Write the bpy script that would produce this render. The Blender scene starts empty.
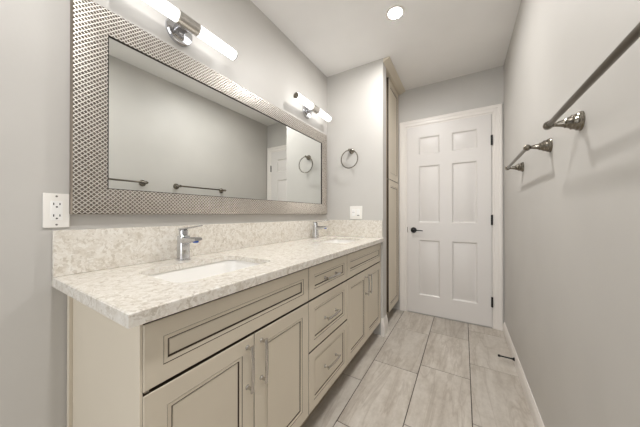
import bpy, bmesh, math, random
from mathutils import Vector, Matrix
C = bpy.context.scene.collection
PI = math.pi

def lin(c):
    return tuple(((v/255)/12.92 if v/255 <= .04045 else ((v/255+.055)/1.055)**2.4) for v in c)

# ------------------------------------------------------------------ camera, world, exposure
cam_d = bpy.data.cameras.new('camera')
cam_d.sensor_width = 36.0
cam_d.lens = 238.73*36/640
cam_d.clip_start = .02
cam = bpy.data.objects.new('camera', cam_d)
cam.location = (1.188, 0, 1.083)
cam.rotation_euler = (PI/2+.0037, 0, .5409)
C.objects.link(cam)
bpy.context.scene.camera = cam
wd = bpy.data.worlds.new('world'); bpy.context.scene.world = wd
wd.use_nodes = True
wd.node_tree.nodes['Background'].inputs[0].default_value = (.8, .8, .8, 1)
wd.node_tree.nodes['Background'].inputs[1].default_value = .3
vs = bpy.context.scene.view_settings
vs.view_transform = 'Standard'; vs.look = 'None'; vs.gamma = 1; vs.use_curve_mapping = False
vs.exposure = 0.86
fill = bpy.data.lights.new('added_fill_light', 'AREA'); fill.shape = 'RECTANGLE'; fill.size = 1.30; fill.size_y = 2.05
fill.energy = 16; fill.color = (.97, .985, 1)
fill_o = bpy.data.objects.new('added_fill_light', fill); fill_o.location = (.757, -2.2, 1.15); fill_o.rotation_euler = (PI/2, 0, 0)
C.objects.link(fill_o)     # added fill light, unseen, shining through the opening behind the camera
TUBE_E = 1.4          # vanity tubes
CAN_E = 490.0           # recessed downlights: the visible far one and the added near one

# ------------------------------------------------------------------ main measures (metres)
W, D, H = 1.514, 2.80, 2.48           # right wall, door wall, ceiling
CY, SX, SY = 2.117, .573, 2.222       # partition front face, its end, its rear face
YB = -.80                             # wall behind the camera
CH, CT, CX, C0 = .8735, .032, .583, .224   # counter top height, thickness, front edge, left end
F = .553                              # cabinet door faces

# ------------------------------------------------------------------ materials
def mat(name, col, rough=.5, metal=0., spec=.5, coat=0., emit=None, es=0.):
    m = bpy.data.materials.new(name); m.use_nodes = True
    b = m.node_tree.nodes['Principled BSDF']
    b.inputs['Base Color'].default_value = (*lin(col), 1)
    b.inputs['Roughness'].default_value = rough
    b.inputs['Metallic'].default_value = metal
    b.inputs['Specular IOR Level'].default_value = spec
    b.inputs['Coat Weight'].default_value = coat
    if emit:
        b.inputs['Emission Color'].default_value = (*lin(emit), 1)
        b.inputs['Emission Strength'].default_value = es
    return m

class NT:
    def __init__(s, m): s.t = m.node_tree; s.b = s.t.nodes['Principled BSDF']
    def n(s, typ, **kw):
        x = s.t.nodes.new(typ)
        for k, v in kw.items():
            if k.startswith('_'): setattr(x, k[1:], v)
            else: x.inputs[k.replace('_', ' ')].default_value = v
        return x
    def l(s, a, b): s.t.links.new(a, b)
    def coord(s, scale=(1, 1, 1)):
        c = s.n('ShaderNodeTexCoord'); mp = s.n('ShaderNodeMapping')
        mp.inputs['Scale'].default_value = scale
        s.l(c.outputs['Object'], mp.inputs['Vector']); return mp.outputs['Vector']
    def ramp(s, fac, stops):
        r = s.n('ShaderNodeValToRGB'); e = r.color_ramp.elements
        while len(e) < len(stops): e.new(.5)
        for el, (p, c) in zip(e, stops): el.position = p; el.color = (*lin(c), 1)
        s.l(fac, r.inputs['Fac']); return r.outputs['Color']
    def mix(s, fac, a, b, typ='MIX'):
        x = s.n('ShaderNodeMix', _data_type='RGBA', _blend_type=typ)
        for sock, v in ((x.inputs[0], fac), (x.inputs[6], a), (x.inputs[7], b)):
            if hasattr(v, 'is_output'): s.l(v, sock)
            elif isinstance(v, (int, float)): sock.default_value = v
            else: sock.default_value = (*lin(v), 1)
        return x.outputs[2]
    def bump(s, fac, strength, dist):
        b = s.n('ShaderNodeBump', Strength=strength, Distance=dist)
        s.l(fac, b.inputs['Height']); s.l(b.outputs['Normal'], s.b.inputs['Normal'])

def paint(name, col, rough, scale=90, amt=3, bump=.08):
    m = mat(name, col, rough); k = NT(m)
    v = k.coord()
    n = k.n('ShaderNodeTexNoise', Scale=1.7, Detail=3.0); k.l(v, n.inputs['Vector'])
    c2 = tuple(max(0, x-amt) for x in col); c3 = tuple(min(255, x+amt) for x in col)
    k.l(k.ramp(n.outputs['Fac'], [(.35, c2), (.65, c3)]), k.b.inputs['Base Color'])
    n2 = k.n('ShaderNodeTexNoise', Scale=scale, Detail=2.0); k.l(v, n2.inputs['Vector'])
    k.bump(n2.outputs['Fac'], bump, .002)
    return m

M = {}
M['wall'] = paint('wall_paint', (198, 195, 190), .48)
M['ceiling'] = paint('ceiling_paint', (238, 236, 233), .7)
M['trim'] = paint('white_trim_paint', (232, 227, 221), .34, 60, 1, .03)
M['door'] = paint('white_door_paint', (222, 218, 214), .36, 60, 1, .03)
M['cabinet'] = paint('taupe_cabinet_paint', (218, 208, 190), .42, 120, 2, .02)
M['glaze_gap_shade'] = mat('brown_glaze_gap_shade', (74, 60, 45), .5)  # antique glaze in the grooves, painted gap shade on the front edges
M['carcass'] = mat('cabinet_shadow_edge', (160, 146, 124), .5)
M['chrome'] = mat('chrome', (206, 207, 210), .07, 1)
M['nickel'] = mat('brushed_nickel', (200, 197, 192), .24, 1)
M['dark_nickel'] = mat('satin_nickel', (134, 128, 118), .2, 1)
M['rod'] = mat('aged_nickel_rod', (112, 106, 97), .28, 1)
M['black'] = mat('black_metal', (16, 15, 15), .35, .3)
M['rubber'] = mat('black_rubber', (14, 14, 14), .7)
M['porcelain'] = mat('white_porcelain', (244, 242, 238), .12, 0, .5, .4)
M['plastic'] = mat('white_plastic', (240, 237, 231), .35)
M['plastic2'] = mat('bright_white_plastic', (244, 243, 240), .3)
M['slot'] = mat('socket_slot', (30, 27, 24), .6)
M['grey'] = mat('grey_indicator', (120, 116, 110), .4)
M['mirror'] = mat('mirror_silver', (236, 238, 236), .004, 1)
M['blue'] = mat('blue_aerator', (30, 80, 170), .25, 0)
M['tube'] = mat('lit_frosted_tube', (255, 255, 255), .4, 0, .5, 0, (252, 253, 255), TUBE_E)
M['can'] = mat('lit_downlight_lens', (255, 255, 255), .4, 0, .5, 0, (253, 251, 249), CAN_E)
M['caulk'] = mat('cream_caulk', (214, 204, 186), .5)
M['grout'] = mat('grey_grout', (66, 58, 51), .8)

def frame_metal():
    m = mat('embossed_pewter', (172, 164, 154), .42, .8); k = NT(m)
    v = k.coord(); n = k.n('ShaderNodeTexNoise', Scale=35.0, Detail=3.0); k.l(v, n.inputs['Vector'])
    k.l(k.ramp(n.outputs['Fac'], [(.3, (128, 120, 110)), (.7, (150, 142, 132))]), k.b.inputs['Base Color'])
    return m
M['frame'] = frame_metal()
M['lip'] = mat('dark_bronze_lip', (52, 46, 40), .4, .5)
M['ridge'] = mat('rubbed_silver', (214, 209, 202), .45, .8)
M['frame_edge'] = mat('bronze_frame_edge', (150, 138, 124), .4, .7)

def quartz():
    m = mat('cream_quartz', (214, 206, 192), .16); k = NT(m)
    v = k.coord()
    nz = k.n('ShaderNodeTexNoise', Scale=14.0, Detail=4.0, Roughness=.6); k.l(v, nz.inputs['Vector'])
    mv = k.n('ShaderNodeMix', _data_type='VECTOR'); mv.inputs[0].default_value = .12
    k.l(v, mv.inputs[4]); k.l(nz.outputs['Color'], mv.inputs[5])
    vo = k.n('ShaderNodeTexVoronoi', Scale=95.0, Randomness=1.0); k.l(mv.outputs[1], vo.inputs['Vector'])
    sep = k.n('ShaderNodeSeparateColor'); k.l(vo.outputs['Color'], sep.inputs[0])
    c1 = k.ramp(sep.outputs[0], [(0, (190, 181, 166)), (.25, (214, 207, 195)), (.6, (229, 224, 215)), (1, (238, 235, 228))])
    n2 = k.n('ShaderNodeTexNoise', Scale=40.0, Detail=5.0, Roughness=.7); k.l(v, n2.inputs['Vector'])
    c2 = k.ramp(n2.outputs['Fac'], [(.34, (199, 189, 174)), (.5, (223, 217, 207)), (.66, (236, 233, 227))])
    c = k.mix(.42, c1, c2)
    n3 = k.n('ShaderNodeTexNoise', Scale=70.0, Detail=3.0, Roughness=.6); k.l(v, n3.inputs['Vector'])
    f = k.n('ShaderNodeMapRange'); f.inputs[1].default_value = .62; f.inputs[2].default_value = .72
    k.l(n3.outputs['Fac'], f.inputs[0])
    fm = k.n('ShaderNodeMath', _operation='MULTIPLY'); fm.inputs[1].default_value = .4; k.l(f.outputs[0], fm.inputs[0])
    c = k.mix(fm.outputs[0], c, (150, 136, 116))
    k.l(c, k.b.inputs['Base Color'])
    return m
M['quartz'] = quartz()

def tile():
    m = mat('stone_look_porcelain', (176, 166, 152), .42); k = NT(m)
    g = k.n('ShaderNodeNewGeometry')
    rnd = g.outputs['Random Per Island']
    c = k.n('ShaderNodeTexCoord')
    off = k.n('ShaderNodeCombineXYZ')
    r2 = k.n('ShaderNodeMath', _operation='MULTIPLY'); r2.inputs[1].default_value = 37.0; k.l(rnd, r2.inputs[0])
    for i in range(3): k.l(r2.outputs[0], off.inputs[i])
    add = k.n('ShaderNodeVectorMath', _operation='ADD'); k.l(c.outputs['Object'], add.inputs[0]); k.l(off.outputs[0], add.inputs[1])
    mp = k.n('ShaderNodeMapping'); mp.inputs['Scale'].default_value = (9.5, 1.5, 1); k.l(add.outputs[0], mp.inputs['Vector'])
    n1 = k.n('ShaderNodeTexNoise', Scale=1.0, Detail=6.0, Roughness=.62, Distortion=.5); k.l(mp.outputs[0], n1.inputs['Vector'])
    base = k.ramp(n1.outputs['Fac'], [(.3, (156, 145, 132)), (.45, (185, 176, 164)), (.58, (202, 195, 185)), (.72, (215, 209, 200))])
    mp2 = k.n('ShaderNodeMapping'); mp2.inputs['Scale'].default_value = (26, 16, 1); k.l(add.outputs[0], mp2.inputs['Vector'])
    n2 = k.n('ShaderNodeTexNoise', Scale=1.0, Detail=8.0, Roughness=.75); k.l(mp2.outputs[0], n2.inputs['Vector'])
    fine = k.ramp(n2.outputs['Fac'], [(.3, (170, 161, 149)), (.5, (200, 193, 183)), (.7, (218, 212, 204))])
    col = k.mix(.45, base, fine)
    mp3 = k.n('ShaderNodeMapping'); mp3.inputs['Scale'].default_value = (6, .7, 1); k.l(add.outputs[0], mp3.inputs['Vector'])
    n3 = k.n('ShaderNodeTexNoise', Scale=1.3, Detail=5.0, Roughness=.6, Distortion=.7); k.l(mp3.outputs[0], n3.inputs['Vector'])
    ab = k.n('ShaderNodeMath', _operation='SUBTRACT'); ab.inputs[1].default_value = .5; k.l(n3.outputs['Fac'], ab.inputs[0])
    ab2 = k.n('ShaderNodeMath', _operation='ABSOLUTE'); k.l(ab.outputs[0], ab2.inputs[0])
    mr = k.n('ShaderNodeMapRange'); mr.inputs[1].default_value = 0; mr.inputs[2].default_value = .035
    mr.inputs[3].default_value = .38; mr.inputs[4].default_value = 0; k.l(ab2.outputs[0], mr.inputs[0])
    col = k.mix(mr.outputs[0], col, (150, 137, 122))
    hs = k.n('ShaderNodeHueSaturation')
    va = k.n('ShaderNodeMapRange'); va.inputs[3].default_value = .93; va.inputs[4].default_value = 1.06; k.l(rnd, va.inputs[0])
    k.l(va.outputs[0], hs.inputs['Value']); k.l(col, hs.inputs['Color'])
    k.l(hs.outputs[0], k.b.inputs['Base Color'])
    k.bump(n2.outputs['Fac'], .12, .002)
    return m
M['tile'] = tile()

# ------------------------------------------------------------------ mesh helpers
class MB:
    def __init__(s): s.v = []; s.f = []; s.mi = []
    def add(s, vs, fs, mi=0):
        o = len(s.v); s.v += [tuple(p) for p in vs]
        s.f += [tuple(i+o for i in f) for f in fs]; s.mi += [mi]*len(fs); return s
    def box(s, x0, x1, y0, y1, z0, z1, bev=0., mi=0, seg=2):
        bm = bmesh.new(); bmesh.ops.create_cube(bm, size=1)
        for v in bm.verts:
            v.co = Vector(((x0+x1)/2+v.co.x*(x1-x0), (y0+y1)/2+v.co.y*(y1-y0), (z0+z1)/2+v.co.z*(z1-z0)))
        if bev: bmesh.ops.bevel(bm, geom=bm.edges[:], offset=bev, segments=seg, profile=.5, affect='EDGES')
        bm.verts.index_update()
        s.add([v.co[:] for v in bm.verts], [[v.index for v in f.verts] for f in bm.faces], mi); bm.free(); return s
    def lathe(s, p, d, prof, n=32, mi=0):
        """prof: list of (radius, distance along d)"""
        n = max(n, 20); p = Vector(p); d = Vector(d).normalized()
        a = d.orthogonal().normalized(); b = d.cross(a)
        vs = []; fs = []
        for r, h in prof:
            for i in range(n):
                t = 2*PI*i/n; vs.append(p+d*h+(a*math.cos(t)+b*math.sin(t))*max(r, 1e-5))
        for j in range(len(prof)-1):
            for i in range(n):
                k = (i+1) % n; fs.append((j*n+i, j*n+k, (j+1)*n+k, (j+1)*n+i))
        fs.append(tuple(reversed(range(n)))); fs.append(tuple((len(prof)-1)*n+i for i in range(n)))
        return s.add(vs, fs, mi)
    def tube(s, pts, r, n=14, mi=0, closed=False, sy=1., up=None):
        n = max(n, 20); pts = [Vector(p) for p in pts]; m = len(pts); vs = []; fs = []
        rs = r if isinstance(r, (list, tuple)) else [r]*m
        ref = Vector(up) if up else None
        for j in range(m):
            if closed: t = (pts[(j+1) % m]-pts[j-1]).normalized()
            else: t = (pts[min(j+1, m-1)]-pts[max(j-1, 0)]).normalized()
            if ref is None: ref = t.orthogonal()
            a = (ref-t*ref.dot(t)).normalized(); b = t.cross(a)
            if not up: ref = a
            for i in range(n):
                q = 2*PI*i/n; vs.append(pts[j]+(a*math.cos(q)*sy+b*math.sin(q))*rs[j])
        for j in range(m if closed else m-1):
            for i in range(n):
                k = (i+1) % n; j2 = (j+1) % m
                fs.append((j*n+i, j*n+k, j2*n+k, j2*n+i))
        if not closed:
            fs.append(tuple(reversed(range(n)))); fs.append(tuple((m-1)*n+i for i in range(n)))
        return s.add(vs, fs, mi)
    def loft(s, loops, mi=0, cap0=True, cap1=True):
        n = len(loops[0]); vs = [p for l in loops for p in l]; fs = []
        for j in range(len(loops)-1):
            for i in range(n):
                k = (i+1) % n; fs.append((j*n+i, j*n+k, (j+1)*n+k, (j+1)*n+i))
        if cap0: fs.append(tuple(reversed(range(n))))
        if cap1: fs.append(tuple((len(loops)-1)*n+i for i in range(n)))
        return s.add(vs, fs, mi)
    def build(s, name, mats, parent=None, smooth=True, angle=20):
        me = bpy.data.meshes.new(name)
        off = parent.location if parent is not None else Vector((0, 0, 0))
        me.from_pydata([tuple(Vector(p)-off) for p in s.v], [], s.f)
        for m in (mats if isinstance(mats, (list, tuple)) else [mats]): me.materials.append(m)
        bm = bmesh.new(); bm.from_mesh(me)
        for f, i in zip(bm.faces, s.mi): f.material_index = i
        bmesh.ops.remove_doubles(bm, verts=bm.verts[:], dist=1e-6)
        bmesh.ops.recalc_face_normals(bm, faces=bm.faces[:])
        for f in bm.faces: f.smooth = smooth
        bm.to_mesh(me); bm.free()
        if smooth: me.set_sharp_from_angle(angle=math.radians(angle))
        o = bpy.data.objects.new(name, me); C.objects.link(o)
        if parent is not None: o.parent = parent
        return o

def sub(parent, mb, name, mats, **kw):
    """child of a part that itself sits at its thing's origin"""
    o = mb.build(name, mats, None, **kw)
    off = parent.parent.location if parent.parent else Vector((0, 0, 0))
    o.data.transform(Matrix.Translation(-off)); o.parent = parent
    return o

def thing(name, label, cat, loc, group=None):
    o = bpy.data.objects.new(name, None); o.empty_display_size = .05; C.objects.link(o)
    o.location = loc; return tag(o, label, cat, group)
def tag(o, label, cat, group=None):
    o['label'] = label; o['category'] = cat
    if group: o['group'] = group
    return o
def struct(name, mb, mats, label=None, **kw):
    o = mb.build(name, mats, **kw); o['kind'] = 'structure'
    if label: o['label'] = label
    return o
def dup(root, delta, label):
    r = root.copy(); C.objects.link(r); r.location = root.location+Vector(delta); r['label'] = label
    def rec(src, dst):
        for ch in list(src.children):
            c = ch.copy(); C.objects.link(c); c.parent = dst; rec(ch, c)
    rec(root, r); return r

def rrect(x0, x1, y0, y1, r, n=6):
    pts = []
    for cx, cy, a0 in ((x1-r, y1-r, 0), (x0+r, y1-r, PI/2), (x0+r, y0+r, PI), (x1-r, y0+r, 1.5*PI)):
        for i in range(n+1):
            a = a0+PI/2*i/n; pts.append((cx+r*math.cos(a), cy+r*math.sin(a)))
    return pts

def relief(mb, fn, U0, U1, V0, V1, thick, panels, edge=.0015, side=0):
    """slab in (u,v) with depth d; panels = (u0,u1,v0,v1,profile[(inset,depth,mat)]); side = material of the slab's edges"""
    us = sorted({U0+edge, U1-edge, *[p[0] for p in panels], *[p[1] for p in panels]})
    vs = sorted({V0+edge, V1-edge, *[p[2] for p in panels], *[p[3] for p in panels]})
    for i in range(len(us)-1):
        for j in range(len(vs)-1):
            cu, cv = (us[i]+us[i+1])/2, (vs[j]+vs[j+1])/2
            if any(p[0] < cu < p[1] and p[2] < cv < p[3] for p in panels): continue
            mb.add([fn(us[i], vs[j], 0), fn(us[i+1], vs[j], 0), fn(us[i+1], vs[j+1], 0), fn(us[i], vs[j+1], 0)], [(0, 1, 2, 3)])
    def loop(u0, u1, v0, v1, d): return [fn(u0, v0, d), fn(u1, v0, d), fn(u1, v1, d), fn(u0, v1, d)]
    for u0, u1, v0, v1, prof in panels:
        prev = loop(u0, u1, v0, v1, 0)
        for ins, d, mi in prof:
            cur = loop(u0+ins, u1-ins, v0+ins, v1-ins, d)
            mb.add(prev+cur, [(k, (k+1) % 4, 4+(k+1) % 4, 4+k) for k in range(4)], mi); prev = cur
        mb.add(prev, [(0, 1, 2, 3)])
    A = loop(U0+edge, U1-edge, V0+edge, V1-edge, 0); B = loop(U0, U1, V0, V1, -edge); K = loop(U0, U1, V0, V1, -thick)
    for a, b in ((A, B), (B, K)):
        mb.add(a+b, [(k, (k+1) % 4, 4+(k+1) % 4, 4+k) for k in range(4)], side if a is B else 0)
    mb.add(K, [(3, 2, 1, 0)])
    return mb

# ------------------------------------------------------------------ the setting
struct('wall_left', MB().box(-.10, 0, YB-.1, D+.1, 0, H), M['wall'])
struct('wall_right', MB().box(W, W+.10, YB-.1, D+.1, 0, H), M['wall'])
struct('wall_far', MB().box(0, W, D, D+.10, 0, H), M['wall'])
struct('wall_behind', MB().box(0, .08, YB-.10, YB, 0, H).box(W-.08, W, YB-.10, YB, 0, H).box(.08, W-.08, YB-.10, YB, 2.10, H), M['wall'])  # opening left to let the added fill light in
struct('wall_partition', MB().box(0, SX, CY, SY, 0, H, 0), M['wall'])
struct('ceiling', MB().box(-.1, W+.1, YB-.1, D+.1, H, H+.1), M['ceiling'])

def floor():
    mb = MB(); g = .0032; top = 0.0
    mb.box(0, W, YB, D, -.06, -.0025, 0, 1)
    xs = [0.005, .310, .615, .921, 1.2255, W+.1]
    offs = [1.70, 1.48, 1.735, 1.852, 2.05]
    pitch = [.61, .61, .61, .567, .58]
    for i, o in enumerate(offs):
        xa, xb = xs[i], min(xs[i+1], W)
        p = pitch[i]; y = o-p*8
        while y < D:
            ya, yb = max(y, YB), min(y+p, D)
            if yb > ya:
                a, b, c, d = xa+g, (xb-g if xb < W else W), ya+g, yb-g; e = .0012
                lo = [[(a-e, c-e, top-.0024), (b+e, c-e, top-.0024), (b+e, d+e, top-.0024), (a-e, d+e, top-.0024)],
                      [(a-e*.6, c-e*.6, top-.0006), (b+e*.6, c-e*.6, top-.0006), (b+e*.6, d+e*.6, top-.0006), (a-e*.6, d+e*.6, top-.0006)],
                      [(a, c, top), (b, c, top), (b, d, top), (a, d, top)]]
                mb.loft(lo, 0, False, True)
            y += p
    struct('floor', mb, [M['tile'], M['grout']], smooth=False)
floor()

def extrude_profile(prof, fn0, fn1):
    """prof list of 2D points; fn maps (a,b)->3D at either end"""
    return [[fn0(*p) for p in prof], [fn1(*p) for p in prof]]

base_prof = [(0, 0), (.013, 0), (.013, .055), (.011, .066), (.008, .072), (.006, .080), (.003, .085), (0, .085)]
struct('baseboard_right', MB().loft(extrude_profile(base_prof, lambda a, b: (W-a, YB, b), lambda a, b: (W-a, D-.018, b))), M['trim'])
# baseboard wrapping the end of the partition
bp = [(0, 0), (.015, 0), (.015, .10), (.012, .118), (.008, .128), (.006, .145), (.002, .155), (0, .155)]
mb = MB()
mb.loft([[(.556, CY-a, b) for a, b in bp], [(SX+a, CY-a, b) for a, b in bp], [(SX+a, SY, b) for a, b in bp]])
struct('baseboard_partition', mb, M['trim'])

# door casing and jamb
def casing():
    mb = MB()
    prof = [(0, 0), (0, .010), (.006, .014), (.030, .015), (.036, .019), (.056, .021), (.064, .018), (.066, .014), (.066, 0)]
    xl, xr, zt = .634, 1.437, 2.055
    def L(sx, sz, x, z): return [(x+sx*a, D-b, z+sz*a) for a, b in prof]
    mb.loft([L(-1, 0, xl, 0), L(-1, 1, xl, zt), L(1, 1, xr, zt), L(1, 0, xr, 0)])
    struct('trim_1', mb, M['trim'], 'white moulded casing around the six-panel door')
    j = MB()
    j.box(xl-.004, .6485, D-.008, D, 0, zt+.004); j.box(1.4240, xr+.004, D-.008, D, 0, zt+.004); j.box(0.6485, 1.4240, D-.008, D, 2.0435, zt+.004)
    struct('trim_2', j, M['trim'], 'white door jamb inside the casing')
casing()

def door():
    mb = MB()
    st = [(.003, -.004, 0), (.013, -.0115, 0), (.019, -.0115, 0), (.045, -.0025, 0)]
    pan = []
    for u0, u1 in ((.772, .976), (1.088, 1.304)):
        for v0, v1 in ((.210, .806), (.996, 1.606), (1.732, 1.918)):
            pan.append((u0, u1, v0, v1, st))
    relief(mb, lambda u, v, d: (u, D-.014-d, v), .651, 1.419, .012, 2.041, .0138, pan)
    o = struct('door_1', mb, M['door'], 'closed white six-panel door with black lever')
    y0 = D-.014
    h = MB(); x, z = .718, .911
    h.lathe((x, y0, z), (0, -1, 0), [(.031, 0), (.031, .005), (.028, .009), (.012, .011), (.011, .045), (.008, .048)], 32)
    h.tube([(x-.004, y0-.042, z), (x+.03, y0-.044, z), (x+.07, y0-.044, z-.001), (x+.098, y0-.042, z-.003)], [.0085, .0075, .0065, .006], 12, sy=.75)
    hd = h.build('door_handle', M['black']); hd.parent = o; hd['label'] = 'black lever handle on a round rose'
    s = MB().box(.6515, .6575, y0-.0015, y0+.001, .882, .942, .0005)
    s = s.build('latch_plate', M['dark_nickel']); s.parent = o
    for zc in (1.79, 1.03, .25):
        k = MB(); k.lathe((1.4225, y0-.004, zc-.05), (0, 0, 1), [(.002, 0), (.0062, .003), (.0062, .097), (.002, .1)], 14)
        k.box(1.412, 1.4235, y0-.0015, y0+.001, zc-.048, zc+.048)
        k = k.build('hinge', M['black']); k.parent = o
door()

# ------------------------------------------------------------------ vanity
def gp(w, d=.006):   # frame profile: bead, cove, glazed groove, flat panel
    return [(.0007, -.0016, 1), (.0014, -.0016, 1), (.0024, -.0006, 0), (.0115, -.0026, 0), (.0122, -.0060, 1), (.0156, -.0060, 1), (.0168, -.0042, 0)]
def front(parent, name, y0, y1, z0, z1, fr, x=F):
    mb = MB()
    relief(mb, lambda u, v, d: (x+d, u, v), y0, y1, z0, z1, .0195, [(y0+fr, y1-fr, z0+fr, z1-fr, gp(0))], .002, 1)  # slab edges coloured dark brown to put shade into the gaps between fronts
    return mb.build(name, [M['cabinet'], M['glaze_gap_shade']], parent)
def pull(parent, axis, c, length, x=F, name='handle'):
    n = 18; h = length/2; bar = MB()
    pts = []
    for i in range(n+1):
        t = -1+2*i/n
        pts.append((t*h*1.04, .0245+.004*(1-t*t)))
    f = (lambda s, o: (x+o, c[0], c[1]+s)) if axis == 'z' else (lambda s, o: (x+o, c[0]+s, c[1]))
    up = (1, 0, 0)
    bar.tube([f(s, o) for s, o in pts], .0070, 20, sy=.62, up=up)
    for sg in (-1, 1):
        q = f(sg*h*.9, -.0005)
        bar.lathe(q, (1, 0, 0), [(.0085, 0), (.008, .003), (.0055, .006), (.005, .022), (.0065, .0265)], 14)
    o = sub(parent, bar, name, M['nickel']); return o

ZD0, ZD1, ZT0, ZT1 = .122, .660, .669, .826     # doors, top row of drawer fronts
def carcass(parent, ya, yb, left_end=False):
    xb = .512; mb = MB(); t = .018
    for y in (ya, yb-t): mb.box(.004, xb, y, y+t, .105, .841)
    mb.box(.004, xb, ya+t, yb-t, .105, .123); mb.box(.004, .012, ya+t, yb-t, .123, .841)
    mb.box(xb-.02, xb, ya+t, yb-t, .79, .841)
    mb.build('carcass', M['carcass'], parent)
    MB().box(.465, .48, ya+.002, yb-.002, 0, .105).build('toe_kick', M['carcass'], parent)

YA, Y1, Y2, YE = .260, .9545, 1.3935, CY-.002
# left sink base
t = thing('sink_base_cabinet', 'taupe sink base cabinet nearest the camera, with a finished end panel', 'cabinet', (.27, .607, 0))
carcass(t, YA+.021, Y1-.001)
e = MB()
e.box(.025, F-.010, YA+.010, YA+.0205, .0, .841, .001)
e.box(.004, .024, YA+.000, YA+.0205, .0, .841, .002)      # scribe strip at the wall
e.box(F-.022, F-.0015, YA-.003, YA+.0035, .0, .841, .001)
e.build('end_panel', M['cabinet'], t)
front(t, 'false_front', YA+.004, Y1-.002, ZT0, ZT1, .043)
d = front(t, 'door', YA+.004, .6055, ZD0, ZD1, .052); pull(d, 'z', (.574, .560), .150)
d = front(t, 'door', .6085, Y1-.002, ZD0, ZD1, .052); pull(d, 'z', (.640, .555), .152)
# drawer bank
t = thing('drawer_base_cabinet', 'taupe three-drawer base cabinet between the two sink bases', 'cabinet', (.27, 1.174, 0))
carcass(t, Y1+.001, Y2-.001)
for z0, z1, zh in ((ZT0, ZT1, .744), (.418, ZD1, .531), (ZD0, .410, .272)):
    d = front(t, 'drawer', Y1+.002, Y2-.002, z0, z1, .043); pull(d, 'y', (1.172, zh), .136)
# right sink base
t = thing('sink_base_cabinet', 'taupe sink base cabinet at the far end, against the partition wall', 'cabinet', (.27, 1.755, 0))
carcass(t, Y2+.001, YE)
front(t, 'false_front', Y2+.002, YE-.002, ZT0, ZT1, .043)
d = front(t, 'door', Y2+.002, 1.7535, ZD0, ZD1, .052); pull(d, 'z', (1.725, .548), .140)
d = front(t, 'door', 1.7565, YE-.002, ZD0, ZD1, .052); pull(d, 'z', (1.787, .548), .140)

# counter with two rounded cut-outs
S1, S2 = .608, 1.765
SXA, SXB, SHW = .160, .458, .211
CTI = .022             # slab thickness at the cut-outs
def countertop():
    bm = bmesh.new(); z = CH
    def ring(pts, zz):
        vs_ = [bm.verts.new((x, y, zz)) for x, y in pts]
        es = [bm.edges.new((vs_[i], vs_[(i+1) % len(vs_)])) for i in range(len(vs_))]; return vs_, es
    e = .003
    X0, X1, Y0, Y1_ = .001, CX, C0, CY-.001
    outs = [(X0, X1-e, Y0+e, Y1_), (X0, X1, Y0, Y1_)]
    def rect(q): return [(q[0], q[2]), (q[1], q[2]), (q[1], q[3]), (q[0], q[3])]
    holes = [rrect(SXA, SXB, c-SHW, c+SHW, .045) for c in (S1, S2)]
    tv, te = ring(rect(outs[0]), z); alle = list(te); hv = []
    for h in holes: v, ed = ring(h, z); alle += ed; hv.append(v)
    bmesh.ops.triangle_fill(bm, use_beauty=True, use_dissolve=False, edges=alle)
    bv, be = ring(rect(outs[1]), z-CTI); alle = list(be); hb = []
    for h in holes: v, ed = ring(h, z-CTI); alle += ed; hb.append(v)
    bmesh.ops.triangle_fill(bm, use_beauty=True, use_dissolve=False, edges=alle)
    mv = [bm.verts.new((x, y, z-e)) for x, y in rect(outs[1])]
    for a, b in ((tv, mv), (mv, bv), *zip(hv, hb)):
        n = len(a)
        for i in range(n): bm.faces.new((a[i], a[(i+1) % n], b[(i+1) % n], b[i]))
    for x0, x1, y0, y1 in ((CX-.028, CX, C0, CY-.001), (.001, CX-.028, C0, C0+.028)):     # built-up edge
        cv = bmesh.ops.create_cube(bm, size=1)['verts']
        for v in cv: v.co = ((x0+x1)/2+v.co.x*(x1-x0), (y0+y1)/2+v.co.y*(y1-y0), (2*z-CT-CTI)/2+v.co.z*(CT-CTI))
    bmesh.ops.recalc_face_normals(bm, faces=bm.faces[:])
    me = bpy.data.meshes.new('countertop'); bm.to_mesh(me); bm.free(); me.materials.append(M['quartz'])
    o = bpy.data.objects.new('countertop', me); C.objects.link(o)
    tag(o, 'cream speckled quartz countertop running over the taupe cabinets', 'countertop')
countertop()
o = MB().box(.001, .020, C0, CY-.001, CH+.0005, CH+.1555, .0015).build('backsplash', M['quartz'])
tag(o, 'long speckled quartz backsplash under the mirror, behind both faucets', 'backsplash')
o = MB().box(.0205, SX-.002, CY-.0205, CY-.001, CH+.0005, CH+.1555, .0015).build('side_splash', M['quartz'])
tag(o, 'short quartz side splash on the partition wall below the switch plate', 'backsplash')

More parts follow.
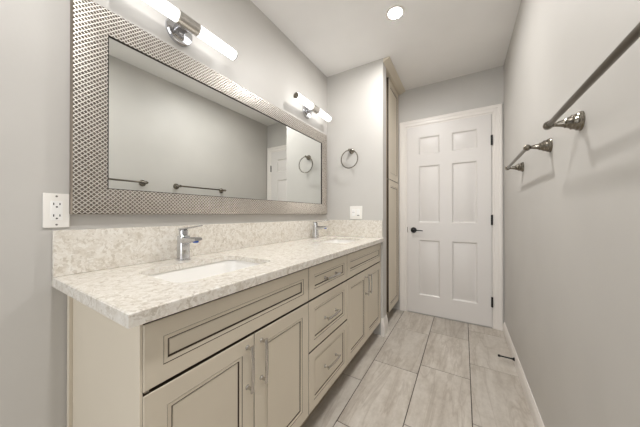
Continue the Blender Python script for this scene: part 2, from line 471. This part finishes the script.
def sink(c, label):
    t = thing('undermount_sink', label, 'sink', ((SXA+SXB)/2, c, CH-.17))
    mb = MB(); zt = CH-CTI-.0006; loops = []
    for ins, z, r in ((-.022, zt, .06), (-.006, zt, .05), (-.004, zt-.004, .05), (.004, zt-.05, .05), (.014, zt-.10, .055), (.028, zt-.122, .06), (.055, zt-.130, .06), (.115, zt-.134, .02)):
        loops.append([(x, y, z) for x, y in rrect(SXA+ins, SXB-ins, c-SHW+ins, c+SHW-ins, r)])
    th = .008
    for ins, z, r in ((.115, zt-.134-th, .02), (.05, zt-.130-th, .06), (.02, zt-.122-th, .06), (.0, zt-.10, .055), (-.012, zt-.02, .05), (-.022, zt-.012, .06)):
        loops.append([(x, y, z) for x, y in rrect(SXA+ins, SXB-ins, c-SHW+ins, c+SHW-ins, r)])
    loops.append(loops[0])
    # bottom of bowl is closed by separate fills
    mb.loft(loops[:8], 0, False, True); mb.loft(loops[8:], 0, True, False)
    mb.build('basin', M['porcelain'], t, angle=50)
    dr = MB().lathe(((SXA+SXB)/2, c, zt-.1338), (0, 0, 1), [(.028, 0), (.028, .002), (.022, .003), (.020, .001), (.006, .0015), (.0, .0035)], 28)
    dr.build('drain', M['chrome'], t)
    return t
sink(S1, 'white undermount sink below the near faucet, closest to the camera')
sink(S2, 'white undermount sink below the far faucet, beside the partition wall')

def faucet(c, label):
    x0 = .081
    t = thing('faucet', label, 'faucet', (x0, c, CH))
    z = CH+.0004
    def sec(xc, w, d, zz, r): return [(x, y, zz) for x, y in rrect(xc-d/2, xc+d/2, c-w/2, c+w/2, r, 5)]
    b = MB().loft([sec(x0, .052, .052, z, .014), sec(x0, .052, .052, z+.004, .014), sec(x0, .046, .046, z+.006, .013), sec(x0, .045, .045, z+.085, .013), sec(x0, .045, .046, z+.108, .013), sec(x0, .041, .042, z+.112, .012)])
    b.build('body', M['chrome'], t)
    s = MB()
    def ys(xc, zc, w, h, r): return [(xc, y, zz) for y, zz in rrect(c-w/2, c+w/2, zc-h/2, zc+h/2, r, 5)]
    s.loft([ys(x0+.012, z+.090, .043, .034, .012), ys(x0+.040, z+.091, .042, .031, .012), ys(x0+.075, z+.096, .040, .025, .010), ys(x0+.105, z+.100, .038, .019, .008), ys(x0+.116, z+.101, .034, .013, .006)])
    sp = s.build('spout', M['chrome'], t)
    a = MB().lathe((x0+.096, c, z+.0925), (-.12, 0, -1), [(.0125, -.004), (.0125, .005), (.0115, .007), (.0, .0065)], 20)
    sub(sp, a, 'aerator', M['blue'])
    k = MB().lathe((x0, c, z+.1118), (0, 0, 1), [(.0175, 0), (.0175, .005), (.0195, .006), (.0195, .023), (.017, .027), (.0, .0275)], 28)
    k.build('cartridge_cap', M['chrome'], t)
    l = MB()
    def ls(xc, zc, w, h): return [(xc, y, zz) for y, zz in rrect(c-w/2, c+w/2, zc-h/2, zc+h/2, min(w, h)*.4, 5)]
    l.loft([ls(x0-.020, z+.140, .030, .006), ls(x0-.010, z+.1415, .034, .008), ls(x0+.03, z+.1455, .030, .007), ls(x0+.08, z+.152, .022, .0055), ls(x0+.134, z+.160, .016, .005), ls(x0+.138, z+.161, .012, .004)])
    l.build('lever', M['chrome'], t)
    return t
f1 = faucet(.620, 'chrome single-lever faucet nearer the camera, behind the near sink')
dup(f1, (-.008, 1.782-.620, 0), 'chrome single-lever faucet beside the partition wall, behind the far sink')

# ------------------------------------------------------------------ mirror with embossed frame
def mirror():
    y0, y1, z0, z1 = .267, 2.061, 1.085, 1.862
    n_w = 12; a = .0079
    ny = round((y1-y0)/a); nz = round((z1-z0)/a); ay, az = (y1-y0)/ny, (z1-z0)/nz
    t = thing('wall_mirror', 'wide wall mirror in an embossed pewter diamond-pattern frame above the vanity', 'mirror', (.002, (y0+y1)/2, z0))
    mb = MB(); X = .030
    idx = {}
    def inside(i, j): return n_w < i < ny-n_w and n_w < j < nz-n_w
    def P(i, j, low=0.):
        k = min(i, j, ny-i, nz-j)/n_w
        return Vector((X-low+0.002*math.sin(PI*max(0, min(1, k))), y0+i*ay, z0+j*az))
    for i in range(ny):
        for j in range(nz):
            if n_w <= i < ny-n_w and n_w <= j < nz-n_w: continue
            c = [(i, j), (i+1, j), (i+1, j+1), (i, j+1)]
            r = 0 if (i+j) % 2 else 1                    # corners r and r+2 carry the raised lattice line
            A, B = P(*c[r]), P(*c[r+2])
            for e_ in ((r+1) % 4, (r+3) % 4):
                E_ = P(*c[e_], .0042); w = .24
                A2, B2 = A.lerp(P(*c[e_]), w), B.lerp(P(*c[e_]), w)
                q = [A, B, B2, A2]; tri = [A2, B2, E_]
                if e_ == (r+3) % 4: pass
                mb.add(q, [(0, 1, 2, 3)], 1); mb.add(tri, [(0, 1, 2)], 0)
    iy0, iy1, iz0, iz1 = y0+n_w*ay, y1-n_w*ay, z0+n_w*az, z1-n_w*az
    mb.build('frame', [M['frame'], M['ridge']], t, smooth=False)
    e = MB()
    def rc(x, a0, a1, b0, b1): return [(x, a0, b0), (x, a1, b0), (x, a1, b1), (x, a0, b1)]
    o_ = .0015
    e.loft([rc(X, y0, y1, z0, z1), rc(X-.002, y0-o_, y1+o_, z0-o_, z1+o_), rc(.002, y0-o_, y1+o_, z0-o_, z1+o_)], 0, False, False)
    e.loft([rc(X, iy0, iy1, iz0, iz1), rc(X+.001, iy0+.002, iy1-.002, iz0+.002, iz1-.002), rc(.022, iy0+.003, iy1-.003, iz0+.003, iz1-.003), ], 1, False, False)
    e.loft([rc(.002, y0-o_, y1+o_, z0-o_, z1+o_), rc(.002, iy0, iy1, iz0, iz1)], 0, False, False)
    e.build('frame_edge', [M['frame_edge'], M['lip']], t)
    g = MB().box(.010, .0245, iy0+.001, iy1-.001, iz0+.001, iz1-.001)
    g.build('mirror_glass', M['mirror'], t)
mirror()

# ------------------------------------------------------------------ vanity lights
def vanity_light(yc, zc, label):
    x = .090
    t = thing('vanity_light', label, 'wall light', (0, yc, zc), 'tube lights above the mirror')
    b = MB().lathe((.0005, yc+.008, zc-.002), (1, 0, 0), [(.062, 0), (.062, .012), (.058, .018), (.045, .021), (.02, .022), (.018, .03)], 40)
    b.build('backplate', M['chrome'], t)
    a = MB().box(.02, x, yc-.022, yc+.022, zc-.016, zc+.016, .004); a.build('arm', M['chrome'], t)
    c = MB().lathe((x, yc-.050, zc), (0, 1, 0), [(.024, 0), (.0285, .001), (.0285, .099), (.024, .1)], 36)
    c.build('centre_sleeve', M['nickel'], t)
    for s in (-1, 1):
        u = MB().lathe((x, yc+s*.0502, zc), (0, s, 0), [(.0262, 0), (.0262, .208), (.025, .212)], 36)
        tb = u.build('light_tube', M['tube'], t)
        k = MB().lathe((x, yc+s*.2628, zc), (0, s, 0), [(.024, 0), (.024, .004), (.021, .006), (.012, .006), (.010, .0035), (.0, .0035)], 30)
        sub(tb, k, 'end_cap', M['dark_nickel'])
    return t
v1 = vanity_light(.632, 1.972, 'double tube light with chrome plate above the mirror, nearer the camera')
dup(v1, (0, 1.735-.632, .022), 'double tube light with chrome plate above the mirror, near the partition wall')

def downlight(x, y, label):
    t = thing('recessed_light', label, 'ceiling light', (x, y, H))
    r = MB().lathe((x, y, H-.0003), (0, 0, -1), [(.064, 0), (.064, .002), (.058, .005), (.046, .005), (.0425, .001)], 40)
    r.build('trim_ring', M['trim'], t)
    l = MB().lathe((x, y, H-.0014), (0, 0, -1), [(.042, 0), (.042, .001), (.038, .002)], 40)
    l.build('lens', M['can'], t)
downlight(.785, 1.682, 'round lit recessed downlight in the ceiling in front of the door')
downlight(1.02, .24, 'added unseen fill downlight in the ceiling above the near end of the counter')  # added out of view to brighten the near end of the room

# ------------------------------------------------------------------ tall linen cabinet behind the partition
def tall():
    ya, yb, xf = 2.375, D-.006, .556
    t = thing('linen_cabinet', 'tall taupe linen cabinet with crown moulding between partition and door', 'cabinet', (.28, 2.53, 0))
    mb = MB(); xb = xf-.0205
    for y in (ya, yb-.018): mb.box(.004, xb, y, y+.018, .10, H-.006)
    mb.box(.004, .012, ya+.018, yb-.018, .10, H-.006); mb.box(.012, xb, ya+.018, yb-.018, .10, .118); mb.box(.012, xb, ya+.018, yb-.018, H-.03, H-.006)
    mb.box(xb-.02, xb, ya+.018, yb-.018, 1.41, 1.46); mb.box(xb-.02, xb, ya+.018, yb-.018, H-.08, H-.03)
    mb.build('carcass', M['carcass'], t)
    MB().box(.45, .468, SY+.002, ya-.001, 0, H-.006).build('filler_panel', M['carcass'], t)
    MB().box(.47, .485, ya+.002, yb-.002, 0, .10).build('toe_kick', M['carcass'], t)
    for z0, z1 in ((.112, 1.432), (1.438, 2.444)):
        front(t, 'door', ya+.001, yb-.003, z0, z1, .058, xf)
    pr = [(0, 2.446), (.006, 2.446), (.010, 2.450), (.016, 2.453), (.030, 2.459), (.044, 2.464), (.048, 2.467), (.056, 2.469), (.056, H-.001), (0, H-.001)]
    c = MB().loft([[(SX+.002+a, CY+.002, b) for a, b in pr], [(SX+.002+a, D-.002, b) for a, b in pr]])
    c.box(xb, SX+.002, SY+.003, D-.002, 2.448, H-.001)
    c.build('crown_moulding', M['cabinet'], t)
tall()

# ------------------------------------------------------------------ wall plates
def outlet():
    y0, y1, z0, z1 = .203, .2650, 1.0385, 1.154; yc, zc = (y0+y1)/2, (z0+z1)/2
    t = thing('wall_outlet', 'white duplex wall outlet left of the mirror frame', 'outlet', (0, yc, zc))
    MB().box(.0005, .0065, y0, y1, z0, z1, .002).build('cover_plate', M['plastic'], t)
    f = MB().box(.006, .0085, yc-.0140, yc+.0140, zc-.0325, zc+.0325, .001).build('receptacle', M['plastic2'], t)
    for s in (-1, 1):
        m = MB(); zz = zc+s*.0195
        m.box(.0082, .0088, yc-.0085, yc-.006, zz-.0015, zz+.0065); m.box(.0082, .0088, yc+.006, yc+.0085, zz-.001, zz+.006)
        m.lathe((.0082, yc, zz-.0075), (1, 0, 0), [(.0026, 0), (.0026, .0006)], 12)
        sub(f, m, 'socket', M['slot'])
    for s in (-1, 1):
        MB().lathe((.006, yc, zc+s*.048), (1, 0, 0), [(.0032, 0), (.0030, .001), (.001, .0012)], 12).build('screw', M['grey'], t)
outlet()
def switch():
    x0, x1, z0, z1 = .254, .379, 1.0385, 1.1615; zc = (z0+z1)/2
    t = thing('light_switch', 'white two-gang switch plate on the partition wall above the side splash', 'switch', ((x0+x1)/2, CY, zc))
    MB().box(x0, x1, CY-.0065, CY-.0005, z0, z1, .002).build('cover_plate', M['plastic'], t)
    for i, s in enumerate((-1, 1)):
        xc = (x0+x1)/2+s*.023
        r = MB().box(xc-.0165, xc+.0165, CY-.0095, CY-.006, zc-.0335, zc+.0335, .0012).build('rocker', M['plastic2'], t)
        if i: sub(r, MB().box(xc-.010, xc+.013, CY-.0102, CY-.0094, zc-.030, zc-.022), 'indicator', M['grey'])
        else: sub(r, MB().box(xc-.012, xc+.010, CY-.0102, CY-.0094, zc+.001, zc+.004), 'indicator', M['grey'])
switch()

# ------------------------------------------------------------------ towel hardware
BELL = [(.031, 0), (.031, .003), (.0285, .006), (.0285, .010), (.025, .013), (.0225, .020), (.0235, .023), (.0195, .026), (.016, .034), (.0165, .037), (.0125, .041), (.0095, .052), (.0075, .062), (.0080, .066)]
def towel_ring():
    xc, zt, y = .272, 1.688, CY-.058
    t = thing('towel_ring', 'round nickel towel ring on the partition wall', 'towel ring', (xc, CY, zt))
    m = MB().lathe((xc, CY-.0005, zt), (0, -1, 0), [(r*.85, h*.8) for r, h in BELL]+[(.011, .055), (.012, .0585), (.011, .063), (.006, .066), (0, .067)], 28)
    m.build('wall_post', M['dark_nickel'], t)
    r = .084; zc = zt-.002-r
    MB().tube([(xc+r*math.sin(2*PI*i/64), y, zc+r*math.cos(2*PI*i/64)) for i in range(64)], 0.0052, 20, closed=True).build('ring', M['dark_nickel'], t)
towel_ring()
def towel_bar(ya, yb, label):
    x, z = W-.079, 1.384
    t = thing('towel_bar', label, 'towel bar', (W, (ya+yb)/2, z), 'towel bars on the right wall')
    MB().tube([(x, ya, z), (x, yb, z)], .0082, 20).build('rod', M['rod'], t)
    for y, s in ((ya, -1), (yb, 1)):
        p = MB().lathe((W-.0005, y, z), (-1, 0, 0), BELL, 30)
        p.lathe((x, y-s*.014, z), (0, s, 0), [(.0085, 0), (.0125, .003), (.0140, .010), (.0140, .016), (.0125, .023), (.0095, .027), (.0075, .029), (.004, .032), (0, .0325)], 26)
        p.build('wall_post', M['dark_nickel'], t)
towel_bar(.485, 1.090, 'long nickel towel bar on the right wall, nearer the camera')
towel_bar(1.405, 1.960, 'nickel towel bar on the right wall, nearer the white door')

def door_stop():
    y, z = 2.19, .043
    t = thing('door_stop', 'black door stop sticking out of the white baseboard on the right', 'door stop', (W-.013, y, z))
    MB().lathe((W-.0135, y, z), (-1, 0, 0), [(.012, 0), (.012, .004), (.0075, .010), (.0055, .02), (.005, .082)], 18).build('stem', M['black'], t)
    MB().lathe((W-.0955, y, z), (-1, 0, 0), [(.0075, 0), (.0085, .002), (.0085, .012), (.0065, .015)], 18).build('rubber_tip', M['rubber'], t)
door_stop()
